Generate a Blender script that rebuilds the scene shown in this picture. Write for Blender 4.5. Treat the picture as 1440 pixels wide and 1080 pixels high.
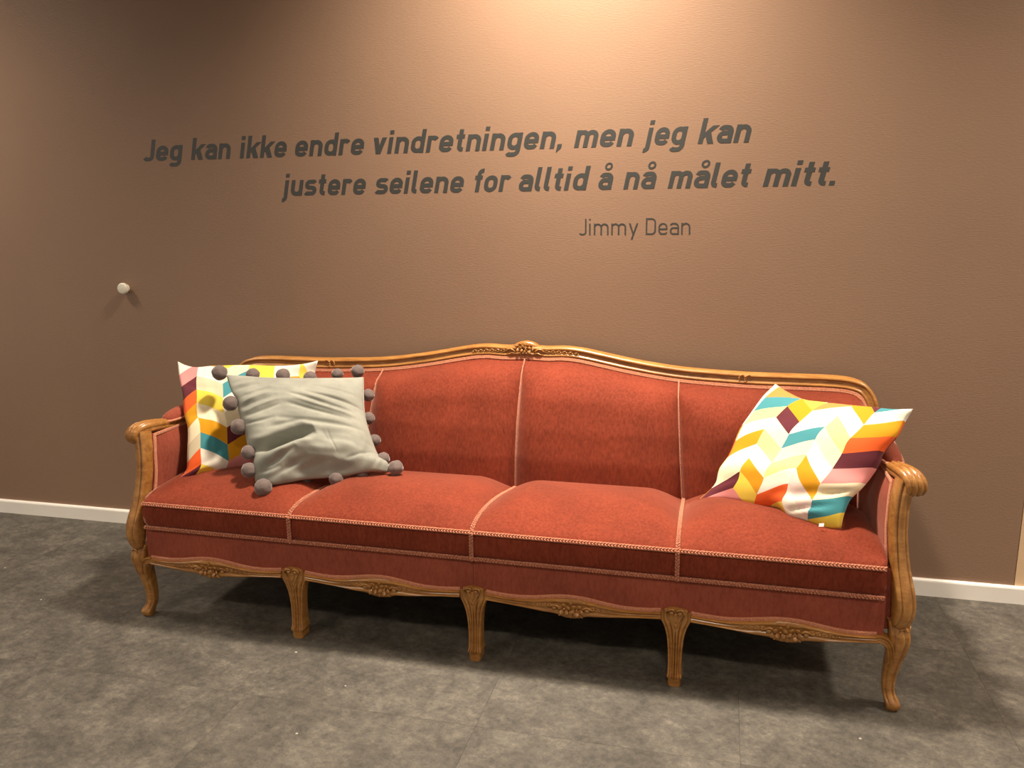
import bpy, bmesh, math, random
import numpy as np
from mathutils import Vector, Matrix, noise as mnoise
random.seed(7)
for o in list(bpy.data.objects): bpy.data.objects.remove(o)
C = bpy.context.scene.collection
SC = bpy.context.scene

# ================= camera, light, exposure =================
cam_data = bpy.data.cameras.new('camera'); cam = bpy.data.objects.new('camera', cam_data); C.objects.link(cam)
YAW, PITCH, ROLL, FPX = 0.2417842, 0.2069255, -0.0123509, 1138.017
f_ = Vector((-math.sin(YAW)*math.cos(PITCH), math.cos(YAW)*math.cos(PITCH), -math.sin(PITCH)))
r_ = Vector((math.cos(YAW), math.sin(YAW), 0)); u_ = r_.cross(f_)
rr = math.cos(ROLL)*r_ + math.sin(ROLL)*u_; uu = -math.sin(ROLL)*r_ + math.cos(ROLL)*u_
M = Matrix((rr, uu, -f_)).transposed().to_4x4(); M.translation = Vector((0, -2.900304, 1.33))
cam.matrix_world = M
cam_data.sensor_width = 36; cam_data.lens = FPX/1440*36; cam_data.shift_x = -12.5/1440
cam_data.clip_start = .05
SC.camera = cam
SC.view_settings.view_transform = 'Standard'; SC.view_settings.look = 'None'
SC.view_settings.gamma = 1; SC.view_settings.use_curve_mapping = False
SC.view_settings.exposure = 0.30

world = bpy.data.worlds.new('room_ambient'); SC.world = world; world.use_nodes = True
wb = world.node_tree.nodes['Background']; wb.inputs[0].default_value = (1.0, .89, .76, 1); wb.inputs[1].default_value = 0.37

def spot(name, x, y, z, watts, aim=(0, 0, -1), cone=110, blend=.8, r=.05, col=(1, .77, .53)):
    l = bpy.data.lights.new(name, 'SPOT'); l.energy = watts; l.spot_size = math.radians(cone); l.spot_blend = blend
    l.shadow_soft_size = r; l.color = col
    o = bpy.data.objects.new(name, l); C.objects.link(o); o.location = (x, y, z)
    o.rotation_euler = Vector(aim).to_track_quat('-Z', 'Y').to_euler(); return o
CEIL = 3.0
WARM = (1, .87, .72)
spot('ceiling_spot', -0.50, -0.47, CEIL-.02, 635, cone=126, blend=1, r=.15, col=WARM)
spot('ceiling_spot', -3.5, -0.85, CEIL-.02, 265, cone=135, blend=1, r=.28, col=WARM)
spot('ceiling_spot', 1.85, -0.75, CEIL-.02, 400, cone=135, blend=1, r=.28, col=WARM)
for x in (-2.6, 0.2, 3.0):
    spot('ceiling_spot', x, -3.3, CEIL-.02, 230, cone=140, blend=1, r=.15, col=WARM)

# ================= helpers =================
def link(name, me, parent=None, mat=None):
    o = bpy.data.objects.new(name, me); C.objects.link(o)
    if parent is not None: o.parent = parent
    if mat is not None:
        for m in (mat if isinstance(mat, (list, tuple)) else [mat]): me.materials.append(m)
    return o
def mesh(V, F, smooth=True, name='mesh'):
    me = bpy.data.meshes.new(name); me.from_pydata([tuple(map(float, v)) for v in V], [], F); me.update()
    if smooth:
        me.polygons.foreach_set('use_smooth', [True]*len(me.polygons))
    return me
def empty(name, label, cat, loc=(0, 0, 0), rz=0, group=None):
    o = bpy.data.objects.new(name, None); C.objects.link(o); o.location = loc; o.rotation_euler = (0, 0, rz)
    o.empty_display_size = .1; tag(o, label, cat, group); return o
def tag(o, label=None, cat=None, group=None, kind=None):
    if label: o['label'] = label
    if cat: o['category'] = cat
    if group: o['group'] = group
    if kind: o['kind'] = kind
    return o
class MB:
    """collects shapes into one mesh"""
    def __init__(s): s.V = []; s.F = []
    def add(s, V, F):
        b = len(s.V); s.V += [tuple(map(float, v)) for v in V]; s.F += [tuple(i+b for i in f) for f in F]; return s
    def box(s, a, b):
        (x0, y0, z0), (x1, y1, z1) = a, b
        V = [(x0,y0,z0),(x1,y0,z0),(x1,y1,z0),(x0,y1,z0),(x0,y0,z1),(x1,y0,z1),(x1,y1,z1),(x0,y1,z1)]
        return s.add(V, [(0,3,2,1),(4,5,6,7),(0,1,5,4),(1,2,6,5),(2,3,7,6),(3,0,4,7)])
    def loft(s, rings, closed=True, cap=True):
        n = len(rings[0]); V = [p for r in rings for p in r]; F = []
        for i in range(len(rings)-1):
            for j in range(n if closed else n-1):
                k = (j+1) % n; F.append((i*n+j, i*n+k, (i+1)*n+k, (i+1)*n+j))
        if cap and closed:
            F.append(tuple(range(n))[::-1]); F.append(tuple((len(rings)-1)*n+j for j in range(n)))
        return s.add(V, F)
    def solid(s, A, B):
        """front grid A and back grid B (rows x cols) stitched round the rim"""
        R, K = len(A), len(A[0]); V = [p for r in A for p in r] + [p for r in B for p in r]; o = R*K; F = []
        for i in range(R-1):
            for j in range(K-1):
                a, b, c, d = i*K+j, i*K+j+1, (i+1)*K+j+1, (i+1)*K+j
                F.append((a, b, c, d)); F.append((o+d, o+c, o+b, o+a))
        for j in range(K-1):
            F.append((j+1, j, o+j, o+j+1)); a = (R-1)*K+j; F.append((a, a+1, o+a+1, o+a))
        for i in range(R-1):
            a, b = i*K, (i+1)*K; F.append((a, b, o+b, o+a)); a, b = i*K+K-1, (i+1)*K+K-1; F.append((b, a, o+a, o+b))
        return s.add(V, F)
    def ell(s, c, r, axes=None, nu=10, nv=7):
        """ellipsoid; axes = 3 unit vectors"""
        c = np.array(c, float); ax = np.eye(3) if axes is None else np.array([np.array(a, float)/np.linalg.norm(a) for a in axes])
        V = [c + ax[2]*r[2]]; F = []
        for i in range(1, nv):
            ph = math.pi*i/nv
            for j in range(nu):
                th = 2*math.pi*j/nu
                V.append(c + ax[0]*r[0]*math.sin(ph)*math.cos(th) + ax[1]*r[1]*math.sin(ph)*math.sin(th) + ax[2]*r[2]*math.cos(ph))
        V.append(c - ax[2]*r[2])
        for j in range(nu):
            F.append((0, 1+j, 1+(j+1) % nu))
            for i in range(nv-2): a = 1+i*nu; F.append((a+j, a+nu+j, a+nu+(j+1) % nu, a+(j+1) % nu))
            a = 1+(nv-2)*nu; F.append((a+j, len(V)-1, a+(j+1) % nu))
        return s.add(V, F)
    def tube(s, pts, r, n=8):
        pts = [np.array(p, float) for p in pts]; rings = []
        for i, p in enumerate(pts):
            t = pts[min(i+1, len(pts)-1)] - pts[max(i-1, 0)]; t /= np.linalg.norm(t)
            ref = np.array([0, 0, 1.]) if abs(t[2]) < .9 else np.array([1., 0, 0])
            b = np.cross(t, ref); b /= np.linalg.norm(b); a = np.cross(b, t)
            rr_ = r[i] if isinstance(r, (list, tuple)) else r
            rings.append([p + a*rr_*math.cos(2*math.pi*k/n) + b*rr_*math.sin(2*math.pi*k/n) for k in range(n)])
        return s.loft(rings)
    def sweep(s, pts, prof, up):
        """open profile [(n,d)] swept: n along cross(t,up) side, d along up(i)"""
        pts = [np.array(p, float) for p in pts]; rings = []
        for i, p in enumerate(pts):
            t = pts[min(i+1, len(pts)-1)] - pts[max(i-1, 0)]; t /= np.linalg.norm(t)
            u = np.array(up(i) if callable(up) else up, float); u = u - t*np.dot(u, t); u /= np.linalg.norm(u)
            b = np.cross(u, t)
            pr = prof(i) if callable(prof) else prof
            rings.append([p + b*n + u*d for n, d in pr])
        return s.loft(rings)
    def build(s, name, mat, parent=None, smooth=True, fix=True):
        me = mesh(s.V, s.F, smooth, name)
        if fix:
            bm = bmesh.new(); bm.from_mesh(me); bmesh.ops.recalc_face_normals(bm, faces=bm.faces); bm.to_mesh(me); bm.free()
        o = link(name, me, parent, mat); return o
def bevel(o, w=.003, seg=2, ang=35):
    m = o.modifiers.new('bevel', 'BEVEL'); m.width = w; m.segments = seg; m.limit_method = 'ANGLE'; m.angle_limit = math.radians(ang)
    return o
def sharp(o, deg=38):
    me = o.data
    bm = bmesh.new(); bm.from_mesh(me)
    for e in bm.edges:
        if len(e.link_faces) == 2 and e.calc_face_angle(0) > math.radians(deg): e.smooth = False
    bm.to_mesh(me); bm.free(); return o

# ================= materials =================
def nt(name):
    m = bpy.data.materials.new(name); m.use_nodes = True; t = m.node_tree; b = t.nodes['Principled BSDF']; return m, t, b
def nd(t, typ, **kw):
    n = t.nodes.new(typ)
    for k, v in kw.items():
        if k.startswith('_'): setattr(n, k[1:], v)
        else: n.inputs[k.replace('__', ' ')].default_value = v
    return n
def ramp(t, fac, stops, interp='LINEAR'):
    r = t.nodes.new('ShaderNodeValToRGB'); r.color_ramp.interpolation = interp; el = r.color_ramp.elements
    while len(el) > 1: el.remove(el[-1])
    el[0].position = stops[0][0]; el[0].color = (*stops[0][1], 1)
    for p, c in stops[1:]:
        e = el.new(p); e.color = (*c, 1)
    t.links.new(fac, r.inputs[0]); return r
def mapping(t, scale, coord='Object'):
    tc = t.nodes.new('ShaderNodeTexCoord'); mp = t.nodes.new('ShaderNodeMapping'); mp.inputs['Scale'].default_value = scale
    t.links.new(tc.outputs[coord], mp.inputs['Vector']); return mp.outputs[0]
def noise(t, vec, scale, detail=4, rough=.55, dist=0):
    n = t.nodes.new('ShaderNodeTexNoise'); n.inputs['Scale'].default_value = scale; n.inputs['Detail'].default_value = detail
    n.inputs['Roughness'].default_value = rough; n.inputs['Distortion'].default_value = dist
    t.links.new(vec, n.inputs['Vector']); return n.outputs['Fac']
def bump(t, b, h, strength, dist=.002, prev=None):
    n = t.nodes.new('ShaderNodeBump'); n.inputs['Strength'].default_value = strength; n.inputs['Distance'].default_value = dist
    t.links.new(h, n.inputs['Height'])
    if prev is not None: t.links.new(prev, n.inputs['Normal'])
    t.links.new(n.outputs[0], b.inputs['Normal']); return n.outputs[0]
def mixc(t, fac, a, b_, mode='MIX'):
    n = t.nodes.new('ShaderNodeMix'); n.data_type = 'RGBA'; n.blend_type = mode
    for sock, v in ((0, fac), (6, a), (7, b_)):
        if hasattr(v, 'links'): t.links.new(v, n.inputs[sock])
        else: n.inputs[sock].default_value = v if sock == 0 else (*v, 1)
    return n.outputs[2]
def s2l(r, g, b):
    f = lambda c: ((c/255+.055)/1.055)**2.4 if c/255 > .04045 else c/255/12.92
    return (f(r), f(g), f(b))

def m_wall(name, col, rough=.5, bs=.35):
    m, t, b = nt(name)
    v = mapping(t, (70, 70, 260)); n1 = noise(t, v, 1.0, 3, .6)
    v2 = mapping(t, (1, 1, 1)); n2 = noise(t, v2, 1.3, 3, .5)
    w = t.nodes.new('ShaderNodeTexWave'); w.wave_type = 'BANDS'; w.bands_direction = 'Z'; w.inputs['Scale'].default_value = 60
    w.inputs['Distortion'].default_value = 1.5; w.inputs['Detail'].default_value = 2; w.inputs['Detail Scale'].default_value = 6
    t.links.new(v2, w.inputs['Vector'])
    c = ramp(t, n2, [(.3, tuple(k*.95 for k in col)), (.7, tuple(k*1.05 for k in col))]).outputs[0]
    t.links.new(c, b.inputs['Base Color']); b.inputs['Roughness'].default_value = rough
    b.inputs['Specular IOR Level'].default_value = .5
    p = bump(t, b, n1, bs, .0016); bump(t, b, w.outputs['Fac'], bs*.25, .0006, p)
    return m
def m_plain(name, col, rough=.5, spec=.5, bs=0, bscale=200):
    m, t, b = nt(name); b.inputs['Roughness'].default_value = rough; b.inputs['Specular IOR Level'].default_value = spec
    v = mapping(t, (1, 1, 1)); n = noise(t, v, bscale if bs else 4, 3)
    c = ramp(t, n, [(.3, tuple(k*.96 for k in col)), (.7, tuple(min(1, k*1.04) for k in col))]).outputs[0]
    t.links.new(c, b.inputs['Base Color'])
    if bs: bump(t, b, n, bs, .001)
    return m
def m_velvet(name, dark, light, sheen=.5, tint=(1, .55, .42), scale=(130, 130, 45), rough=.85):
    m, t, b = nt(name)
    v = mapping(t, scale); n1 = noise(t, v, 1.0, 4, .65, .4)
    v2 = mapping(t, (1, 1, 1)); n2 = noise(t, v2, 6, 3, .5); n3 = noise(t, v2, 900, 2, .5)
    c = ramp(t, n1, [(.28, dark), (.72, light)]).outputs[0]
    c2 = ramp(t, n2, [(.3, (.8, .8, .8)), (.7, (1.08, 1.08, 1.08))]).outputs[0]
    c = mixc(t, 1.0, c, c2, 'MULTIPLY')
    t.links.new(c, b.inputs['Base Color']); b.inputs['Roughness'].default_value = rough
    b.inputs['Specular IOR Level'].default_value = .15
    b.inputs['Sheen Weight'].default_value = sheen; b.inputs['Sheen Roughness'].default_value = .35; b.inputs['Sheen Tint'].default_value = (*tint, 1)
    p = bump(t, b, n1, .18, .003); bump(t, b, n3, .25, .0008, p)
    return m
def m_wood(name, dark, mid, light, rough=.3):
    m, t, b = nt(name)
    v = mapping(t, (4, 14, 14)); n1 = noise(t, v, 3, 5, .6, .6)
    v2 = mapping(t, (12, 120, 120)); n2 = noise(t, v2, 2, 3, .6)
    c = ramp(t, n1, [(.25, dark), (.5, mid), (.78, light)]).outputs[0]
    g = ramp(t, n2, [(.35, (.72, .66, .6)), (.6, (1, 1, 1))]).outputs[0]
    c = mixc(t, .6, c, g, 'MULTIPLY')
    geo = t.nodes.new('ShaderNodeNewGeometry')                       # colour darker in the recesses, slightly lighter on raised edges
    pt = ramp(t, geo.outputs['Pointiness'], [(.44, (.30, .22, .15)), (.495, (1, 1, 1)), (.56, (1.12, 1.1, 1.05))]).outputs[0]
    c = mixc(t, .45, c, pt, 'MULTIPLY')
    t.links.new(c, b.inputs['Base Color']); b.inputs['Roughness'].default_value = rough
    b.inputs['Coat Weight'].default_value = .15; b.inputs['Coat Roughness'].default_value = .22
    bump(t, b, n2, .08, .001)
    return m
def m_braid(name, c0, c1):
    m, t, b = nt(name)
    v = mapping(t, (1, 1, 1)); n = noise(t, v, 260, 3, .6)
    c = ramp(t, n, [(.35, c0), (.6, c1)]).outputs[0]; t.links.new(c, b.inputs['Base Color']); b.inputs['Roughness'].default_value = .8
    b.inputs['Sheen Weight'].default_value = .3; b.inputs['Sheen Tint'].default_value = (1, .7, .55, 1)
    bump(t, b, n, .8, .002); return m
def m_floor():
    m, t, b = nt('concrete_look_vinyl')
    geo = t.nodes.new('ShaderNodeNewGeometry'); oi = t.nodes.new('ShaderNodeObjectInfo')
    off = nd(t, 'ShaderNodeVectorMath', _operation='SCALE'); off.inputs[0].default_value = (9, 5, 3); t.links.new(oi.outputs['Random'], off.inputs['Scale'])
    ad = nd(t, 'ShaderNodeVectorMath', _operation='ADD'); t.links.new(geo.outputs['Position'], ad.inputs[0]); t.links.new(off.outputs[0], ad.inputs[1])
    mp = t.nodes.new('ShaderNodeMapping'); mp.inputs['Rotation'].default_value = (0, 0, .35); mp.inputs['Scale'].default_value = (1, 1.15, 1); t.links.new(ad.outputs[0], mp.inputs['Vector']); v = mp.outputs[0]
    n1 = noise(t, v, 7, 12, .75, .15); n2 = noise(t, v, 40, 10, .78, .15); n3 = noise(t, v, 190, 4, .75)
    a = ramp(t, n1, [(.32, (.056,.050,.041)), (.5, (.098,.087,.072)), (.68, (.155,.138,.114))]).outputs[0]
    c2 = ramp(t, n2, [(.34, (.60, .60, .61)), (.5, (.98, .98, .97)), (.66, (1.42, 1.38, 1.30))]).outputs[0]
    c = mixc(t, .95, a, c2, 'MULTIPLY')
    c3 = ramp(t, n3, [(.30, (.5, .5, .5)), (.44, (1, 1, 1)), (.58, (1, 1, 1)), (.70, (1.45, 1.42, 1.35))]).outputs[0]
    c = mixc(t, .8, c, c3, 'MULTIPLY')
    vo = t.nodes.new('ShaderNodeTexVoronoi'); vo.inputs['Scale'].default_value = 16; t.links.new(v, vo.inputs['Vector'])
    sp = ramp(t, vo.outputs['Distance'], [(.0, (1, 1, 1)), (.055, (1, 1, 1)), (.07, (0, 0, 0))]).outputs[0]
    wn = ramp(t, vo.outputs['Color'], [(.0, (0, 0, 0)), (.80, (0, 0, 0)), (.82, (1, 1, 1))], 'CONSTANT').outputs[0]
    spk = mixc(t, 1.0, sp, wn, 'MULTIPLY'); c = mixc(t, spk, c, (.42,.39,.34))
    t.links.new(c, b.inputs['Base Color']); b.inputs['Roughness'].default_value = .62; b.inputs['Specular IOR Level'].default_value = .35
    bump(t, b, n2, .25, .001)
    return m
WALL = m_wall('brown_woven_wallpaper', (.270, .166, .107), .36)
WALL2 = m_wall('beige_paint', (.68, .47, .28), .6, .1)
CEILM = m_plain('white_ceiling_board', (.75, .72, .66), .9, .2, .2, 60)
SKIRT = m_plain('white_gloss_paint', (.92,.87,.79), .35)
FLOORM = m_floor()
GROUT = m_plain('dark_tile_joint', (.06, .054, .045), .9, .1)
VINYL = m_plain('dark_grey_lettering_vinyl', (.030, .030, .026), .46, 1.0)
KNOB = m_plain('white_plastic', s2l(225, 218, 200), .35)
VEL = m_velvet('rust_red_velvet', (.140, .022, .0088), (.24, .044, .020))
VEL2 = m_velvet('rose_velvet', (.24, .050, .028), (.32, .080, .047))
BRAID = m_braid('salmon_braid', (.26,.075,.038), (.56,.20,.105))
GIMP = m_braid('salmon_gimp', (.42,.14,.07), (.62,.25,.135))
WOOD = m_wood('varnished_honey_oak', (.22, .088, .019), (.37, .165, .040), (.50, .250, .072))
DUST = m_plain('black_dust_cover', (.02, .02, .02), .95, .1)
GREY = m_velvet('sage_grey_velveteen', (.27, .272, .230), (.345, .345, .288), .35, (1, .95, .85), (16, 16, 16), .7)
POM = m_velvet('mauve_grey_plush', (.13, .098, .09), (.20, .155, .14), .6, (1, .92, .9), (420, 420, 420), .95)
TAGM = m_plain('white_label_cloth', (.8, .78, .74), .8)

# colours of the printed cushions
PC = dict(W=s2l(232, 224, 206), c=s2l(232, 216, 180), b=s2l(208, 192, 160), m=s2l(206, 144, 18), y=s2l(226, 196, 72), l=s2l(232, 222, 138),
          t=s2l(66, 138, 146), k=s2l(38, 78, 88), B=s2l(92, 34, 44), o=s2l(226, 92, 34), n=s2l(220, 136, 68), p=s2l(216, 138, 134), q=s2l(232, 208, 196), s=s2l(170, 146, 60))
def m_print(name, cols):
    """zigzag print: uv layer carries (column, row); each column's rows are a constant ramp of 12 (rows -6..5)"""
    m, t, b = nt(name)
    uv = t.nodes.new('ShaderNodeUVMap'); uv.uv_map = 'print'
    sx = t.nodes.new('ShaderNodeSeparateXYZ'); t.links.new(uv.outputs[0], sx.inputs[0])
    pp = nd(t, 'ShaderNodeMath', _operation='PINGPONG'); pp.inputs[1].default_value = 1; t.links.new(sx.outputs[0], pp.inputs[0])
    mu = nd(t, 'ShaderNodeMath', _operation='MULTIPLY'); mu.inputs[1].default_value = 1.06; t.links.new(pp.outputs[0], mu.inputs[0])
    ad = nd(t, 'ShaderNodeMath', _operation='ADD'); t.links.new(mu.outputs[0], ad.inputs[0]); t.links.new(sx.outputs[1], ad.inputs[1])
    a6 = nd(t, 'ShaderNodeMath', _operation='MULTIPLY_ADD'); a6.inputs[1].default_value = 1/12; a6.inputs[2].default_value = .5; t.links.new(ad.outputs[0], a6.inputs[0])
    fl = nd(t, 'ShaderNodeMath', _operation='FLOOR'); t.links.new(sx.outputs[0], fl.inputs[0])
    res = None
    for c, s in cols.items():
        r = ramp(t, a6.outputs[0], [(k/12, PC[ch]) for k, ch in enumerate(s)], 'CONSTANT').outputs[0]
        if res is None: res = r; continue
        cm = nd(t, 'ShaderNodeMath', _operation='COMPARE'); cm.inputs[1].default_value = c; cm.inputs[2].default_value = .5; t.links.new(fl.outputs[0], cm.inputs[0])
        res = mixc(t, cm.outputs[0], res, r)
    t.links.new(res, b.inputs['Base Color']); b.inputs['Roughness'].default_value = .8; b.inputs['Specular IOR Level'].default_value = .2
    b.inputs['Sheen Weight'].default_value = .1
    v = mapping(t, (1, 1, 1)); n = noise(t, v, 500, 2); n2 = noise(t, v, 14, 3, .5, .5); p = bump(t, b, n, .2, .0008); bump(t, b, n2, .25, .006, p)
    return m
#            rows:  -6-5-4-3-2-1 0 1 2 3 4 5
PRINT_R = m_print('zigzag_print_right', {-1: 'WncWWmoyqmyy', 0: 'WWntlWmqcBpy'.replace('Wn', 'Wn'), 1: 'WWymBclWmypp', 2: 'WBncWtclWoyy', 3: 'BBmWlcWmqWyc', 4: 'ttWmoBpctyBn', 5: 'tWWoBskWpBno'})
PRINT_L = m_print('zigzag_print_left', {0: 'tWpBomcboBBB', 1: 'WmWbycmtWyyc', 2: 'yycttbBmpBpp'.replace('ctt', 'ctW'), 3: 'WyyWtcWlmypp', 4: 'yqmWtcWlmypp', 5: 'WyoWtcWlmypp'})
# ---- cushion surface: a Coons patch over four seam curves, inflated along its normal ----
def cr(P, n):
    """Catmull-Rom through P, n samples evenly spread by chord length"""
    P = [np.array(q, float) for q in P]
    L = [0.0]
    for i in range(1, len(P)): L.append(L[-1] + float(np.linalg.norm(P[i] - P[i-1])))
    out = []
    for k in range(n):
        s = L[-1] * k / (n - 1)
        i = 0
        while i < len(P) - 2 and s > L[i+1]: i += 1
        h = L[i+1] - L[i]; t = (s - L[i]) / h
        def tan(j):
            if j == 0: return (P[1] - P[0]) / (L[1] - L[0])
            if j == len(P) - 1: return (P[-1] - P[-2]) / (L[-1] - L[-2])
            return (P[j+1] - P[j-1]) / (L[j+1] - L[j-1])
        a, b = tan(i) * h, tan(i+1) * h
        out.append((2*t**3 - 3*t**2 + 1) * P[i] + (t**3 - 2*t**2 + t) * a + (-2*t**3 + 3*t**2) * P[i+1] + (t**3 - t**2) * b)
    return np.array(out)

def coons(E, n):
    top, bot, lef, rig = (cr(E[k], n) for k in ('top', 'bottom', 'left', 'right'))
    u = np.linspace(0, 1, n)[None, :, None]; v = np.linspace(0, 1, n)[:, None, None]
    S = (1-v)*top[None] + v*bot[None] + (1-u)*lef[:, None] + u*rig[:, None]
    S -= (1-u)*(1-v)*top[0] + u*(1-v)*top[-1] + (1-u)*v*bot[0] + u*v*bot[-1]
    return S

def puff(u, v, p):
    return (np.clip(np.sin(np.pi*u) * np.sin(np.pi*v), 0, 1))**p

def cushion_sides(E, n, tf, tb, relief=None):
    """front and back grids [row v][col u] of a cushion"""
    S = coons(E, n)
    nrm = np.cross(S[-1, n//2] - S[0, n//2], S[n//2, -1] - S[n//2, 0]); nrm /= np.linalg.norm(nrm)
    if nrm[1] > 0: nrm = -nrm
    u = np.linspace(0, 1, n)[None, :]; v = np.linspace(0, 1, n)[:, None]
    h = puff(u, v, .55)
    w = np.clip(puff(u, v, .35) * 1.3, 0, 1)
    F = S + nrm * (tf*h + (relief(u, v) * w if relief else 0))[..., None]
    B = S - nrm * (tb*h)[..., None]
    return F, B
LEFT_SEAMS = {'top': [(-1.2149, 0.35, 0.8238), (-1.196, 0.37, 0.8064), (-1.1691, 0.385, 0.798), (-1.1193, 0.42, 0.7985), (-0.9974, 0.46, 0.798), (-0.8752, 0.5, 0.7922), (-0.7985, 0.52, 0.7992), (-0.7539, 0.53, 0.8096)], 'left': [(-1.2149, 0.35, 0.8238), (-1.1924, 0.32, 0.7729), (-1.1465, 0.27, 0.7205), (-1.1177, 0.23, 0.6619), (-1.0863, 0.2, 0.6177), (-1.0689, 0.16, 0.5361), (-1.0614, 0.135, 0.4885), (-1.096, 0.11, 0.45)], 'right': [(-0.7539, 0.53, 0.8096), (-0.7689, 0.53, 0.7609), (-0.7677, 0.5, 0.673), (-0.753, 0.46, 0.5756), (-0.744, 0.42, 0.4794), (-0.7302, 0.4, 0.4405)], 'bottom': [(-1.096, 0.11, 0.45), (-1.0584, 0.13, 0.4574), (-1.0317, 0.17, 0.4551), (-0.9881, 0.22, 0.451), (-0.9361, 0.27, 0.4543), (-0.8378, 0.34, 0.4494), (-0.7302, 0.4, 0.4405)]}
GREY_SEAMS = {'top': [(-0.9648, 0.27, 0.7989), (-0.9227, 0.29, 0.7941), (-0.846, 0.33, 0.7815), (-0.7204, 0.38, 0.7738), (-0.5974, 0.44, 0.7691), (-0.5444, 0.47, 0.7678)], 'right': [(-0.5444, 0.47, 0.7678), (-0.5284, 0.43, 0.711), (-0.5082, 0.39, 0.6507), (-0.4682, 0.34, 0.5944), (-0.4265, 0.31, 0.5296), (-0.3895, 0.295, 0.5139), (-0.3763, 0.285, 0.4828)], 'left': [(-0.9648, 0.27, 0.7989), (-0.9288, 0.24, 0.7491), (-0.8953, 0.22, 0.7177), (-0.8888, 0.21, 0.6882), (-0.8508, 0.18, 0.626), (-0.8309, 0.16, 0.5857), (-0.7969, 0.14, 0.5568), (-0.7894, 0.12, 0.5291), (-0.7733, 0.1, 0.4804)], 'bottom': [(-0.7733, 0.1, 0.4804), (-0.7164, 0.1, 0.4748), (-0.677, 0.13, 0.4749), (-0.6265, 0.17, 0.4776), (-0.559, 0.19, 0.4808), (-0.5016, 0.21, 0.4858), (-0.4303, 0.24, 0.4959), (-0.3763, 0.285, 0.4828)]}
RIGHT_SEAMS = {'top': [(0.8607, 0.5, 0.793), (0.9006, 0.48, 0.7716), (0.9502, 0.46, 0.7543), (1.011, 0.42, 0.7561), (1.0689, 0.37, 0.7627), (1.1312, 0.31, 0.7733), (1.1671, 0.26, 0.7827), (1.2085, 0.22, 0.7948)], 'right': [(1.2085, 0.22, 0.7948), (1.1926, 0.22, 0.7592), (1.1721, 0.2, 0.7209), (1.1378, 0.19, 0.6729), (1.1275, 0.18, 0.6426), (1.1066, 0.17, 0.6064), (1.0819, 0.15, 0.5794), (1.0534, 0.14, 0.5478), (1.0368, 0.12, 0.5104), (1.0306, 0.11, 0.4743)], 'left': [(0.8607, 0.5, 0.793), (0.822, 0.48, 0.7532), (0.784, 0.46, 0.6946), (0.7563, 0.44, 0.6494), (0.7256, 0.4, 0.5725), (0.6979, 0.37, 0.5367), (0.6888, 0.35, 0.4995), (0.6557, 0.34, 0.4619), (0.6369, 0.33, 0.4482)], 'bottom': [(0.6369, 0.33, 0.4482), (0.6846, 0.31, 0.4607), (0.746, 0.29, 0.4635), (0.8175, 0.25, 0.4678), (0.87, 0.22, 0.4786), (0.8976, 0.18, 0.4697), (0.9455, 0.15, 0.4681), (0.9935, 0.12, 0.4671), (1.0306, 0.11, 0.4743)]}
LEFT_PRINT = ([0.175, 1.1053, -0.8955, 5.7148, -1.1219, -0.1778], [-5.1401, 7.2752, 0.9177, 3.7963, -2.2312, -5.2926])
RIGHT_PRINT = ([-0.1914, -0.0191, 0.1376, 5.3848, -0.1868, -0.1317], [-4.0261, 7.9124, 0.0313, -0.3025, -0.2657, -0.5234])
# ================= room shell =================
def struct(mb, name, mat, parent=None, smooth=False):
    o = mb.build(name, mat, parent, smooth=smooth)
    if parent is None: o['kind'] = 'structure'
    return o
XE = 1.019                                                            # where the brown wall ends
struct(MB().box((-6.0, 0, 0), (XE-.0012, .12, CEIL)), 'wall_back', WALL)
struct(MB().box((XE+.0012, 0.001, 0), (5.0, .12, CEIL)), 'wall_right', WALL2)
struct(MB().box((-6.0, -7.0, CEIL), (5.0, .12, CEIL+.08)), 'ceiling', CEILM)
fl = struct(MB().box((-6.0, -7.0, -.06), (5.0, .12, -.004)), 'floor', GROUT)
T = .68; X0, Y0 = .093, -1.07; tm = None
for i in range(-9, 8):
    for j in range(-9, 3):
        x0, x1 = max(X0+i*T, -6.0), min(X0+(i+1)*T, 5.0); y0, y1 = max(Y0+j*T, -7.0), min(Y0+(j+1)*T, 0.0)
        if x1-x0 < .02 or y1-y0 < .02: continue
        g = .00028
        full = abs(x1-x0-T) < 1e-6 and abs(y1-y0-T) < 1e-6
        if full and tm is not None:
            o = link('floor_tile', tm, fl)
        else:
            w, h = x1-x0, y1-y0
            o = MB().box((-w/2+g, -h/2+g, -.004), (w/2-g, h/2-g, 0)).build('floor_tile', FLOORM, fl, smooth=False)
            if full: tm = o.data
        o.location = ((x0+x1)/2, (y0+y1)/2, 0)
# skirting with a small rounded top edge
def skirting(x0, x1, name):
    pr = [(0, 0), (-.013, 0), (-.013, .054), (-.0115, .0585), (-.008, .0615), (0, .062)]
    o = MB().loft([[(x, y, z) for y, z in pr] for x in (x0, x1)]).build(name, SKIRT, None, smooth=False); o['kind'] = 'structure'
skirting(-6.0, 5.0, 'baseboard_back')

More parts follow.
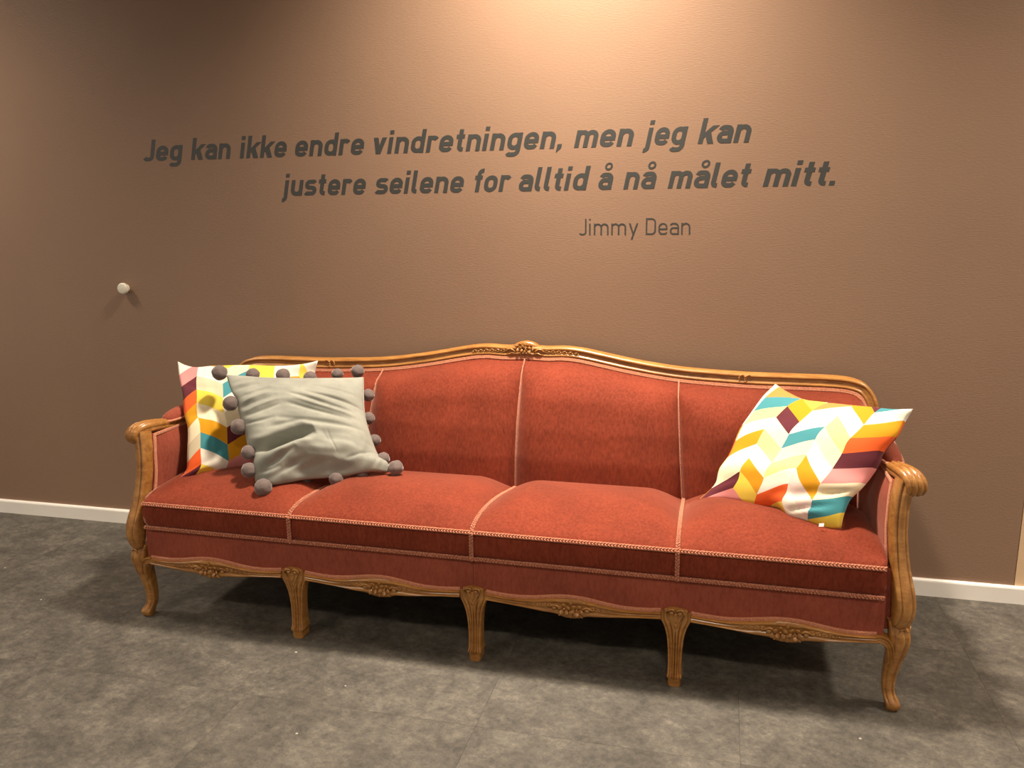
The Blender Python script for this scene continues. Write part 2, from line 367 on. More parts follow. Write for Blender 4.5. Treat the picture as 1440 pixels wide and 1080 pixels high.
# ================= lettering on the wall =================
def fillet(P, r, closed=False, n=9):
    out = []; m = len(P)
    for i in range(m):
        if not closed and i in (0, m-1): out.append(P[i]); continue
        a, b, c = (np.array(P[(i+k) % m], float) for k in (-1, 0, 1))
        d1, d2 = a-b, c-b; l1, l2 = np.linalg.norm(d1), np.linalg.norm(d2); d1 /= l1; d2 /= l2
        ri = r[i] if isinstance(r, (list, tuple)) else r
        ang = math.acos(max(-1, min(1, float(np.dot(d1, d2))))); 
        if ri <= 0 or ang > 3.1: out.append(tuple(b)); continue
        tl = min(ri/math.tan(ang/2), l1*(.5 if (closed or i > 1) else 1), l2*(.5 if (closed or i < m-2) else 1)); rr2 = tl*math.tan(ang/2)
        bis = d1+d2; bis /= np.linalg.norm(bis); cen = b + bis*rr2/math.sin(ang/2)
        p0, p1 = b+d1*tl, b+d2*tl; a0 = math.atan2(*(p0-cen)[::-1]); a1 = math.atan2(*(p1-cen)[::-1])
        da = (a1-a0+math.pi) % (2*math.pi)-math.pi
        for k in range(n+1): t_ = a0+da*k/n; out.append((cen[0]+rr2*math.cos(t_), cen[1]+rr2*math.sin(t_)))
    return out
def glyph(ch, t, w=.80, asc=1.42, desc=.40):
    """strokes of one letter, x-height 1: list of ('s', points, closed) strokes and ('q', polygon); plus advance width"""
    h = t/2; R = w-h; L = h; r = (R-L)/2; A = asc; out = []
    def S(P, rr3=None, closed=False): out.append(('s', fillet(P, r if rr3 is None else rr3, closed), closed))
    def Q(*P): out.append(('q', P))
    ring = lambda: S([(L, .5), (L, 1-h), (R, 1-h), (R, h), (L, h)][0:0] or [(L, h), (R, h), (R, 1-h), (L, 1-h)], closed=True)
    if ch == 'o': ring(); return out, w
    if ch == 'e':
        S([(R, .48-h), (R, 1-h), (L, 1-h), (L, h), (R-.10, h), (R-.0, h+.13)], [0, r, r, r, .18, 0]); S([(L, .48), (R, .48)]); return out, w
    if ch == 'g':
        ring(); S([(R, 1), (R, -desc+h), (L+.05, -desc+h), (L-.02, -desc+h+.10)], [0, r, .12, 0]); return out, w
    if ch == 'd': ring(); S([(R, 0), (R, A)]); return out, w
    if ch in 'aå':
        S([(R, 0), (R, 1-h), (L+.05, 1-h), (L+.0, 1-h-.14)], [0, r*.95, .16, 0])
        S([(R, .57), (L, .57), (L, h), (R, h)], [0, .22, .22, 0])
        if ch == 'å':
            c = (L+R)/2; q = .17; out.append(('s', [(c+q*math.cos(k*math.pi/10), 1.36+q*math.sin(k*math.pi/10)) for k in range(20)], True, .11 if t > .15 else .08))
        return out, w-.03
    if ch == 'n': S([(L, 0), (L, 1)]); S([(L, .45), (L, 1-h), (R, 1-h), (R, 0)], [0, r, r, 0]); return out, w
    if ch == 'u': S([(R, 1), (R, 0)]); S([(R, .55), (R, h), (L, h), (L, 1)], [0, r, r, 0]); return out, w
    if ch == 'm':
        g = r*1.72
        S([(L, 0), (L, 1)])
        for k in (0, 1): S([(L+g*k, .45), (L+g*k, 1-h), (L+g*(k+1), 1-h), (L+g*(k+1), 0)], [0, r*.86, r*.86, 0])
        return out, L+2*g+h
    if ch == 'r': S([(L, 0), (L, 1)]); S([(L, .45), (L, 1-h), (L+.33, 1-h), (L+.42, 1-h-.10)], [0, r, .16, 0]); return out, .60
    if ch == 'i': S([(L, 0), (L, 1)]); S([(L, A-t*.95), (L, A)]); return out, t+.05
    if ch == 'j': S([(L, 1), (L, -desc+h), (L-.22, -desc+h)], [0, .2, 0]); S([(L, A-t*.95), (L, A)]); return out, t+.05
    if ch == 'l': S([(L, A), (L, h), (L+.22, h)], [0, .18, 0]); return out, .38
    if ch == 't': S([(L+.12, 1.32), (L+.12, h), (L+.36, h)], [0, .18, 0]); S([(0, 1-h*.9), (L+.36, 1-h*.9)]); return out, .52
    if ch == 'f': S([(L+.12, 0), (L+.12, A-h), (L+.38, A-h)], [0, .2, 0]); S([(0, 1-h*.9), (L+.34, 1-h*.9)]); return out, .48
    if ch == 'k':
        S([(L, 0), (L, A)]); k = t*1.28
        Q((t*.9, .30), (t*.9, .62-.02), (w-.16-k*.1, 1), (w-.13+k*.9-.02, 1)); Q((t+.04, .50), (t+.26, .78), (w+.02, 0), (w+.02-k, 0)); return out, w+.0
    if ch == 'v':
        k = t*1.12; c = w/2
        Q((0, 1), (k, 1), (c+k/2, 0), (c-k/2, 0)); Q((w-k, 1), (w, 1), (c+k/2, 0), (c-k/2, 0)); return out, w
    if ch == 'y':
        k = t*1.12; c = w/2+.0
        Q((0, 1), (k, 1), (c+k/2+.0, 0), (c-k/2, 0)); Q((w-k, 1), (w, 1), (c-.14+k/2, -desc), (c-.14-k/2, -desc)); return out, w
    if ch == 's':
        S([(R-.02, .80), (R-.08, 1-h), (L, 1-h), (L, .53), (R, .47), (R, h), (L+.02, h), (L-.04, .2)], [0, .12, .2, .18, .18, .2, .12, 0]); return out, w-.04
    if ch == 'J': S([(.46, A), (.46, h), (0.05, h), (-.03, h+.10)], [0, .26, .12, 0]); return out, .46+h
    if ch == 'D': W2 = .80; S([(L, h), (W2, h), (W2, A-h), (L, A-h)], [0, .3, .3, 0], True); return out, W2+h
    if ch == '.': S([(L, 0), (L, t*1.0)]); return out, t
    if ch == ',': Q((0, t), (t, t), (t, .02), (.02+t*.1, -t*.9), (0, -t*.9), (.0, 0)); return out, t
def ribbon(P, t, closed):
    P = [np.array(p, float) for p in P]
    Q = [P[0]]
    for p in P[1:]:
        if np.linalg.norm(p-Q[-1]) > 1e-5: Q.append(p)
    if closed and np.linalg.norm(Q[0]-Q[-1]) < 1e-5: Q.pop()
    n = len(Q); A, B = [], []
    for i in range(n):
        if closed: a, c = Q[i-1], Q[(i+1) % n]
        else: a, c = Q[max(i-1, 0)], Q[min(i+1, n-1)]
        d1 = Q[i]-a; d2 = c-Q[i]
        if np.linalg.norm(d1) < 1e-9: d1 = d2
        if np.linalg.norm(d2) < 1e-9: d2 = d1
        d1 = d1/np.linalg.norm(d1); d2 = d2/np.linalg.norm(d2); tt = d1+d2; tt /= np.linalg.norm(tt)
        nn = np.array([-tt[1], tt[0]]); k = 1/max(.4, float(np.dot(nn, np.array([-d1[1], d1[0]]))))
        A.append(Q[i]+nn*t/2*k); B.append(Q[i]-nn*t/2*k)
    return A, B
def write_word(word, x0, x1, z, xh, t, shear, parent, gap=.145, wd=.80):
    """letters of a word scaled to run from x0 to x1 on the wall"""
    cur = 0; items = []; lo, hi = 1e9, -1e9
    for ch in word:
        g, adv = glyph(ch, t, wd); items.append((g, cur))
        for s in g:
            for p in s[1]:
                X = cur+p[0]+shear*p[1]; e = t/2 if s[0] == 's' else 0; lo = min(lo, X-e); hi = max(hi, X+e)
        cur += adv+gap
    sx = (x1-x0)/(hi-lo)
    for g, off in items:
        mb = MB(); layer = 0
        def put(poly_rings_A, poly_rings_B, closed):
            nonlocal layer
            y = -.0006-.00008*layer; layer += 1
            f = lambda p, yy: (x0+(off+p[0]+shear*p[1]-lo)*sx, yy, z+p[1]*xh)
            n = len(poly_rings_A); V = [f(p, y) for p in poly_rings_A]+[f(p, y) for p in poly_rings_B]+[f(p, -.00002) for p in poly_rings_A]+[f(p, -.00002) for p in poly_rings_B]
            F = []
            for i in range(n if closed else n-1):
                k = (i+1) % n; F += [(i, k, n+k, n+i), (i, 2*n+i, 2*n+k, k), (n+i, n+k, 3*n+k, 3*n+i)]
            if not closed: F += [(0, n, 3*n, 2*n), (n-1, 3*n-1, 4*n-1, 2*n-1)]
            mb.add(V, F)
        for s in g:
            if s[0] == 's':
                A, B = ribbon(s[1], s[3] if len(s) > 3 else t, s[2]); put(A, B, s[2])
            else:
                P = list(s[1])
                if len(P) == 4: put([P[0], P[3]], [P[1], P[2]], False)
                else: put([P[0], P[5], P[4]], [P[1], P[2], P[3]], False)
        mb.build('letter', VINYL, parent, smooth=False)
LINE1 = [('Jeg', -2.2597, -2.0731, 1.5546), ('kan', -2.042, -1.8623, 1.5546), ('ikke', -1.8261, -1.6216, 1.5546), ('endre', -1.588, -1.3032, 1.5546), ('vindretningen,', -1.2628, -0.5559, 1.5546), ('men', -0.5139, -0.3056, 1.5546), ('jeg', -0.2817, -0.1231, 1.5546), ('kan', -0.0908, 0.0823, 1.5546)]
LINE2 = [('justere', -1.6659, -1.3043, 1.41), ('seilene', -1.2709, -0.9189, 1.41), ('for', -0.8837, -0.7396, 1.41), ('alltid', -0.7138, -0.4534, 1.41), ('å', -0.4265, -0.3722, 1.41), ('nå', -0.3393, -0.2229, 1.41), ('målet', -0.1871, 0.0953, 1.41), ('mitt.', 0.1266, 0.3549, 1.41)]
LINE3 = [('Jimmy', -0.4945, -0.2853, 1.2541), ('Dean', -0.2588, -0.1065, 1.2541)]
XH1, XH3 = .0580, .0400
q = empty('wall_quotation', 'two-line quotation in bold slanted dark grey letters on the brown wall above the sofa', 'lettering', (0, 0, 0))
for w, a, b, z in LINE1: write_word(w, a, b, z, XH1, .25, .20, q)
for w, a, b, z in LINE2: write_word(w, a, b, z, XH1, .25, .20, q)
q2 = empty('wall_signature', 'thin upright dark signature lettered on the wall, small, below the quotation', 'lettering', (0, 0, 0))
for w, a, b, z in LINE3: write_word(w, a, b, z, XH3, .125, 0, q2, gap=.22, wd=.76)

# white knob on the wall at the left
rings = []
for r, y in ((.016, 0), (.016, -.012), (.0215, -.013), (.0235, -.016), (.0235, -.024), (.022, -.0275), (.018, -.029), (.001, -.0292)):
    rings.append([(r*math.cos(k*math.pi/16), y, r*math.sin(k*math.pi/16)) for k in range(32)])
kn = MB().loft(rings).build('door_stop', KNOB, None); sharp(kn, 50); kn.location = (-2.405, -.0002, 1.0475)
tag(kn, 'small round white door stop knob fixed to the brown wall left of the sofa', 'door stop')
# ================= sofa =================
SX, SY, SR = -0.6830324, -0.7594262, -0.0103448
sofa = empty('sofa', 'long antique rust red velvet sofa with carved golden oak frame against the wall', 'sofa', (SX, SY, 0), SR)
U = .5974                                                             # leg spacing
def lerp(x, xs, ys): return float(np.interp(x, xs, ys))
def cat(P, n): return cr(P, n)

# ---- back: the inner and outer curve of the crest rail ----
OUT = [(0, .864), (.045, .861), (.085, .860), (.14, .8625), (.2, .858), (.27, .846), (.38, .826), (.49, .810), (.58, .801), (.70, .795), (.80, .792), (.95, .792), (1.06, .791), (1.115, .785), (1.155, .769), (1.183, .735), (1.198, .69), (1.203, .63), (1.20, .56), (1.19, .46), (1.18, .36), (1.175, .25)]
oc = cat([np.array([a, 0, b]) for a, b in OUT], 150)
right = [(p[0], p[2]) for p in oc]; left = [(-p[0], p[2]) for p in oc[::-1]]
outer = left[:-1]+right
def yb(z): return .665+(z-.79)*.25                                     # the back leans
RW = .036
rail_prof = [(0, .030), (0, -.003), (.0035, -.0085), (.0075, -.0095), (.0100, -.0065), (.0112, -.0052), (.0165, -.0060), (.0215, -.0080), (.0230, -.0072), (.0245, -.0095), (.028, -.0120), (.0325, -.0112), (.036, -.006), (.036, .030)]
N = len(outer); nrm2 = []; inner = []
for i in range(N):
    a, b = outer[max(i-1, 0)], outer[min(i+1, N-1)]; tx, tz = b[0]-a[0], b[1]-a[1]; l = math.hypot(tx, tz); nx, nz = -tz/l, tx/l
    if (nx*outer[i][0] if abs(outer[i][0]) > 1.19 else nz) < 0 and nz < 0: nx, nz = -nx, -nz
    nrm2.append((nx, nz)); inner.append((outer[i][0]-nx*RW, outer[i][1]-nz*RW))
rings = []
for (x, z), (nx, nz), (ix, iz) in zip(outer, nrm2, inner):
    rings.append([(ix+nx*n, yb(iz+nz*n)+d, iz+nz*n) for n, d in rail_prof])
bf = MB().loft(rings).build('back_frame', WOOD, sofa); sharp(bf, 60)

def flower(mb, c, r, fwd=(0, -1, 0), petals=5, tilt=.5):
    c = np.array(c, float); f = np.array(fwd, float); f /= np.linalg.norm(f)
    a = np.cross(f, (0, 0, 1.)); a /= np.linalg.norm(a); b = np.cross(a, f)
    for k in range(petals):
        th = 2*math.pi*k/petals+tilt; d = a*math.cos(th)+b*math.sin(th); s = np.cross(f, d)
        mb.ell(c+d*r*.60+f*r*.20, (r*.42, r*.33, r*.11), (d+f*.75, s, f-d*.75), 12, 6)
    mb.ell(c+f*r*.16, (r*.17, r*.17, r*.17), None, 8, 6)
def leaf(mb, c, d, L, w, fwd=(0, -1, 0), h=.3):
    c = np.array(c, float); d = np.array(d, float); d /= np.linalg.norm(d); f = np.array(fwd, float); s = np.cross(f, d)
    V = []; n = 7; rows = []
    for i in range(n):
        t = i/(n-1); ww = w*math.sin(math.pi*min(1, t*.93+.05))**.8*(1-.35*t); p = c+d*L*(t-.5)
        rows.append([p-s*ww-f*w*.2, p-s*ww*.55+f*w*h*1.5*math.sin(math.pi*t), p+f*w*h*.7, p+s*ww*.55+f*w*h*1.5*math.sin(math.pi*t), p+s*ww-f*w*.2])
    back = [[q-f*w*.7 for q in r] for r in rows]
    mb.solid(rows, back)
def crest_carving():
    mb = MB()
    prof = [(-.058, .853), (-.048, .862), (-.036, .870), (-.02, .876), (0, .879), (.02, .876), (.036, .870), (.048, .862), (.058, .853)]
    A = [[(x, yb(.85)-.005-.004*math.cos(x/.058*math.pi/2)*(1-abs(2*t-1)**2), .824+(z-.824)*t) for x, z in prof] for t in np.linspace(0, 1, 7)]
    B = [[(x, yb(.85)+.026, .824+(z-.824)*t) for x, z in prof] for t in np.linspace(0, 1, 7)]
    mb.solid(A, B)
    y = yb(.85)-.0155
    flower(mb, (-.0175, y, .858), .0180, tilt=.4); flower(mb, (.0180, y, .856), .0180, tilt=1.0)
    for x, z, dx, dz, L, w in ((0, .841, 0, -1, .016, .006), (-.012, .840, -.6, -1, .016, .005), (.012, .840, .6, -1, .016, .005), (0, .868, 0, 1, .014, .005)):
        leaf(mb, (x, y-.002, z), (dx, 0, dz), L, w)
    for s in (-1, 1):
        mb.tube([(s*.034, y+.002, .838), (s*.042, y, .847), (s*.052, y+.002, .853), (s*.064, y+.004, .850), (s*.074, y+.006, .842)], [.002, .0028, .003, .0028, .002])
        mb.tube([(s*.03, y+.002, .833), (s*.048, y, .838), (s*.058, y+.001, .833), (s*.07, y+.004, .832)], [.002, .0028, .003, .002])
        for k in range(7):
            x = .058+k*.0215; z = lerp(x, [.05, .1, .14, .2], [.846, .8445, .8435, .838])-.001
            yy = yb(z)-.009
            leaf(mb, (s*x, yy, z+.0035), (s*1, 0, .45), .020-.001*k, .0042-.0002*k); leaf(mb, (s*x, yy, z-.0035), (s*1, 0, -.45), .018-.001*k, .0038-.0002*k)
            mb.ell((s*(x+.009), yy-.0015, z), (.0035, .002, .0028), None, 7, 5)
    return mb
cc = crest_carving().build('crest_carving', WOOD, bf)
# carved clasp on each shoulder of the rail
for s in (-1, 1):
    mb = MB(); z = .774; y = yb(z)-.006; x = .772
    for d in (-1, 1):
        pts = [(s*(x+d*(.011+.010*math.cos(a))), y-.003, z+.0005+.014*math.sin(a)) for a in np.linspace(-2.0, 2.0, 12)] if d < 0 else [(s*(x+.011-.010*math.cos(a)+.0), y-.003, z+.0005+.014*math.sin(a)) for a in np.linspace(-2.0, 2.0, 12)]
        mb.tube(pts, .0024, 7)
    mb.ell((s*x, y-.002, z), (.005, .004, .013), None, 10, 7); mb.ell((s*x, y-.004, z+.009), (.004, .004, .004), None, 8, 6); mb.ell((s*x, y-.004, z-.009), (.004, .004, .004), None, 8, 6)
    mb.build('rail_clasp', WOOD, bf)

# ---- back upholstery: four stuffed panels with welts ----
ip = sorted([(x, z) for x, z in inner if abs(x) < 1.3], key=lambda q: q[0])
def seam_y(z): return float(np.interp(z, [.30, .40, .50, .60, .70, .76, .84], [.505, .508, .518, .542, .580, .612, .668]))
def seam_x(k, z): return k*float(np.interp(z, [.38, .80], [.582, .548]))
XI = [p[0] for p in inner if p[0] >= 0]; ZI = [p[1] for p in inner if p[0] >= 0]
def ztop(x):
    x = abs(x); best = None
    for (x0, z0), (x1, z1) in zip(list(zip(XI, ZI))[:-1], list(zip(XI, ZI))[1:]):
        if min(x0, x1)-1e-9 <= x <= max(x0, x1)+1e-9 and abs(x1-x0) > 1e-9:
            return z0+(x-x0)/(x1-x0)*(z1-z0)
    return .62
XM = max(XI)-.0004
for k in range(4):
    NU, NV = 49, 45; A = []
    rows = []
    for j in range(NV):
        v = j/(NV-1); row = []
        for i in range(NU):
            u = i/(NU-1)
            def xs(z):
                lo = -XM if k == 0 else seam_x(k-2, z); hi = XM if k == 3 else seam_x(k-1, z); return lo, hi
            uu_ = u
            if k == 0: uu_ = 1-(1-u)**.8 if False else u
            lo, hi = xs(.6); x = lo+(hi-lo)*uu_; zt = ztop(x); z = .33+(zt-.33)*v
            lo, hi = xs(z); x = lo+(hi-lo)*uu_; zt = ztop(x); z = .33+(zt-.33)*v
            e = 1.0
            su = 1-abs(2*u-1)
            su_e = min(1, su/.30); prof = math.sin(su_e*math.pi/2)**.8 if su_e > 0 else 0
            if k == 0 and u < .5: prof = math.sin(min(1, su/.45)*math.pi/2)
            if k == 3 and u > .5: prof = math.sin(min(1, su/.45)*math.pi/2)
            dt = max(0, (1-v)*(zt-.33)-.013); pt = math.sin(min(1, dt/.11)*math.pi/2)**.8
            y = seam_y(z)-.052*prof*pt
            fy = yb(z)-.001
            w = 1-math.sin(min(1, dt/.035)*math.pi/2); y = y*(1-w)+fy*w
            row.append((x, y, z))
        rows.append(row)
    back = [[(x, max(y+.01, yb(z)+.012), z) for x, y, z in r] for r in rows]
    bp = MB().solid(rows, back).build('back_cushion', VEL, sofa); sharp(bp, 75)
for k in (-1, 0, 1):
    pts = []
    for z in np.linspace(.34, ztop(seam_x(k, .78))-.006, 30):
        zt = ztop(seam_x(k, z)); w = 1-math.sin(min(1, max(0, zt-z-.013)/.035)*math.pi/2); y = seam_y(z)*(1-w)+(yb(z)-.001)*w
        pts.append((seam_x(k, z), y-.004, z))
    MB().tube(pts, .0027, 8).build('back_welt', BRAID, sofa)
# gimp inside the frame
sel = [i for i in range(N) if outer[i][1] > .40]
gp = []
for i in sel:
    (ix, iz), (nx, nz) = inner[i], nrm2[i]; gp.append([(ix-nx*n, yb(iz-nz*n)-.001-d, iz-nz*n) for n, d in ((-.001, -.002), (-.001, .004), (.002, .0066), (.0045, .0056), (.008, .0060), (.011, .0066), (.0135, .0045), (.0145, -.002))])
MB().loft(gp).build('back_gimp', GIMP, sofa)
# plain cloth on the rear of the back
A = []; B = []
for v in np.linspace(0, 1, 6):
    A.append([(x, yb(.25+(ztop(x)-.25)*v)+.026, .25+(ztop(x)+.01-.25)*v) for x in np.linspace(-XM, XM, 60)])
B = [[(x, y-.01, z) for x, y, z in r] for r in A]
MB().solid(A, B).build('rear_cloth', VEL2, sofa)

# ---- seat ----
ys_ = [0, .006, .02, .05, .09, .14, .20, .27, .34, .40, .46, .54]
zs_ = [.415, .4215, .4275, .434, .438, .437, .4325, .424, .412, .40, .388, .374]
zc_ = [.415, .4235, .433, .449, .464, .475, .480, .477, .467, .452, .432, .395]
def seam_z(y): return lerp(y, ys_, zs_)
def seat_x(k, y):                                                      # k = -2..2
    if abs(k) == 2:
        return math.copysign(lerp(y, [0, .02, .05, .3, .6], [1.128, 1.137, 1.140, 1.146, 1.13]), k)
    return k*lerp(y, [0, .54], [U, .585])
def seat_section(k):
    NU = 45; yy = list(np.concatenate([[.0, .002, .006, .012, .02, .032], np.linspace(.05, .54, 26)])); rows = []
    for y in yy[::-1]:
        row = []
        for i in range(NU):
            u = i/(NU-1); lo, hi = seat_x(k-2, y), seat_x(k-1, y)
            su = (1-abs(2*u-1)); e = min(1, su/.42); p = math.sin(e*math.pi/2)**.9
            if (k == 0 and u < .5) or (k == 3 and u > .5): p = math.sin(min(1, su/.30+.10)*math.pi/2)
            z = seam_z(y)*(1-p)+lerp(y, ys_, zc_)*p
            row.append((lo+(hi-lo)*u, y, z))
        rows.append(row)
    for z, dy in ((.411, -.001), (.406, -.003), (.395, -.0055), (.38, -.007), (.365, -.007), (.35, -.005), (.338, -.001), (.333, .004)):
        row = []
        for i in range(NU):
            u = i/(NU-1); lo, hi = seat_x(k-2, 0), seat_x(k-1, 0); su = 1-abs(2*u-1)
            ed = .006*math.sin(min(1, su/.15)*math.pi/2)
            cx = lo+(hi-lo)*u
            if (k == 0 and u < .5) or (k == 3 and u > .5): cx += math.copysign(.007*math.sin(math.pi*(z-.333)/.08)*(1 if su < .05 else 0), cx)
            row.append((cx, .004+dy-ed*.5, z))
        rows.append(row)
    back = [[(x, min(max(y, .03)+.0, .54), .34) for x, y, z in r] for r in rows]
    o = MB().solid(rows, back).build('seat_cushion', VEL, sofa); sharp(o, 80); return o
for k in range(4): seat_section(k)

def bead_braid(pts, fwd, up, name, width=.0125, pitch=.0092):
    """a flat cord with two rows of slanting stitches"""
    pts = [np.array(p, float) for p in pts]; L = [0]
    for a, b in zip(pts[:-1], pts[1:]): L.append(L[-1]+float(np.linalg.norm(b-a)))
    mb = MB(); n = max(2, int(L[-1]/pitch))
    def at(s):
        i = min(len(pts)-2, max(0, int(np.searchsorted(L, s))-1)); t = (s-L[i])/(L[i+1]-L[i]+1e-12); T_ = pts[i+1]-pts[i]
        return pts[i]+T_*t, T_/np.linalg.norm(T_), min(1, max(0, (i+t)/(len(pts)-1)))
    V = lambda f, w: np.array(f(w) if callable(f) else f, float)
    def frame(w, T_):
        f = V(fwd, w); f = f-T_*np.dot(f, T_); f /= np.linalg.norm(f); return f, np.cross(f, T_)
    rings = []
    for i in range(len(pts)):
        p, T_, w = at(L[i] if i < len(pts)-1 else L[i]-1e-6); f, s = frame(w, T_)
        hw = width/2
        rings.append([p-s*hw-f*.003, p-s*hw+f*.0012, p-s*hw*.8+f*.0022, p+f*.0012, p+s*hw*.8+f*.0022, p+s*hw+f*.0012, p+s*hw-f*.003])
    mb.loft(rings)
    for i in range(n):
        for row in (-1, 1):
            p, T_, w = at((i+.5+.25*row)*L[-1]/n); f, s = frame(w, T_)
            d = T_*.75+s*row*.65
            mb.ell(p+s*row*width*.24+f*.0022, (pitch*.60, pitch*.30, .0032), (d, np.cross(f, d), f), 6, 4)
    return mb.build(name, BRAID, sofa)
xs = np.linspace(-1.132, 1.132, 80)
bead_braid([(x, -.004, .4155) for x in xs], lambda w: (0, -1, .55), None, 'seat_braid')
bead_braid([(x, -.004, .3335) for x in xs], (0, -1, .0), None, 'seat_braid', .011)
for k in (-1, 0, 1):
    bead_braid([(k*U, -.0065, z) for z in np.linspace(.328, .417, 6)], (0, -1, 0), None, 'seat_braid', .012)
    yy = list(np.linspace(-.002, .54, 30))
    bead_braid([(seat_x(k, y) if k else 0, y, seam_z(max(y, 0))+.0035) for y in yy], lambda w: (0, -.35 if w < .06 else 0, 1), None, 'seat_braid', .012)

# ---- lower front of the seat ----
for s in (-1, 1):
    xx = np.linspace(.0006, 1.139, 50); A = []
    for z, dy in ((.340, .010), (.325, .006), (.30, .003), (.27, .002), (.24, .002), (.214, .003)):
        A.append([(s*x, .004+dy-.0035*math.sin(min(1, (x/.03 if x < .5 else (1.139-x)/.02))*math.pi/2), z) for x in xx])
    B = [[(x, .06, z) for x, y, z in r] for r in A]
    o = MB().solid(A, B).build('front_panel', VEL2, sofa); sharp(o, 70)
MB().box((-1.13, .03, .215), (1.13, .60, .34)).build('seat_base', DUST, sofa, smooth=False)
# side panels of the seat
for s in (-1, 1):
    bevel(MB().box((s*1.13 if s > 0 else -1.162, .036, .225), (1.162 if s > 0 else -1.13, .575, .40)).build('side_panel', VEL2, sofa, smooth=False), .006)

# ---- carved apron rails: one to each bay ----
BT = [0, .018, .03, .045, .06, .085, .11, .15, .20, .235, .257]
BB = [.176, .177, .180, .186, .187, .1885, .191, .1965, .2015, .204, .205]
TT = [0, .03, .07, .11, .15, .19, .23, .257]
TZ = [.2375, .2365, .231, .2245, .2205, .2205, .2235, .2265]
NX = 61
def apron(cx, xl, xr):
    A, B = [], []
    sprof = [(0, .022), (0, -.001), (.10, -.0085), (.22, -.0105), (.32, -.0085), (.40, -.0045), (.46, -.0055), (.56, -.004), (.66, -.0055), (.72, -.0045), (.80, -.0085), (.9, -.0095), (1, -.005), (1.0, .003)]
    for s, d in sprof:
        row = []
        for i in range(NX):
            t = xl+(xr-xl)*i/(NX-1); a = abs(t)
            b = lerp(a, BT, BB); tz = lerp(a, TT, TZ)
            if t < 0 and xl < -.262 and a > .257: b = .205-.0; tz = .2265
            row.append((cx+t, d, b+(tz-b)*s))
        A.append(row)
    B = [[(x, .03, z) for x, y, z in r] for r in A]
    mb = MB().solid(A, B); o = mb.build('apron_rail', WOOD, sofa); sharp(o, 50)
    c = MB(); y = -.012
    flower(c, (cx-.0185, y-.002, .2115), .0200, tilt=.3); flower(c, (cx+.0190, y-.002, .2105), .0200, tilt=.9)
    for x, z, dx, dz, L, w in ((0, .192, 0, -1, .022, .007), (-.013, .193, -.7, -1, .02, .006), (.013, .193, .7, -1, .02, .006), (0, .228, 0, 1, .014, .005), (-.03, .191, -1, -.9, .016, .004), (.03, .191, 1, -.9, .016, .004)):
        leaf(c, (cx+x, y-.001, z), (dx, 0, dz), L, w)
    c.ell((cx, y-.002, .2), (.007, .005, .006), None, 8, 6)
    for sd in (-1, 1):
        c.tube([(cx+sd*.030, y, .2), (cx+sd*.036, y-.002, .215), (cx+sd*.046, y-.002, .220), (cx+sd*.058, y, .215), (cx+sd*.066, y+.003, .207)], [.002, .003, .0035, .003, .002])
        c.ell((cx+sd*.048, y, .209), (.008, .004, .006), None, 8, 6)
        for k in range(5):
            x = .062+k*.0165; z = (lerp(x, BT, BB)+lerp(x, TT, TZ))/2+.003; q = 1-.12*k
            leaf(c, (cx+sd*x, y+.006, z+.003), (sd, 0, .4), .018*q+.002, .0058*q); leaf(c, (cx+sd*x, y+.006, z-.003), (sd, 0, -.4), .015*q, .0048*q)
            c.ell((cx+sd*(x+.005), y+.003, z), (.004*q, .0025, .0035*q), None, 7, 5)
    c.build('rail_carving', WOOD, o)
    # gimp above the rail
    g = []
    for i in range(NX):
        t = xl+(xr-xl)*i/(NX-1); z = lerp(abs(t), TT, TZ)
        g.append([(cx+t, .004+0.0-d, z+n) for n, d in ((-.0015, -.004), (-.0015, .004), (.001, .0055), (.004, .0045), (.0065, .006), (.009, .0055), (.0105, .001), (.0105, -.004))])
    MB().loft(g).build('front_gimp', GIMP, sofa)
apron(-1.5*U, -.226, .257); apron(-.5*U, -.257, .257); apron(.5*U, -.257, .257); apron(1.5*U, -.257, .226)

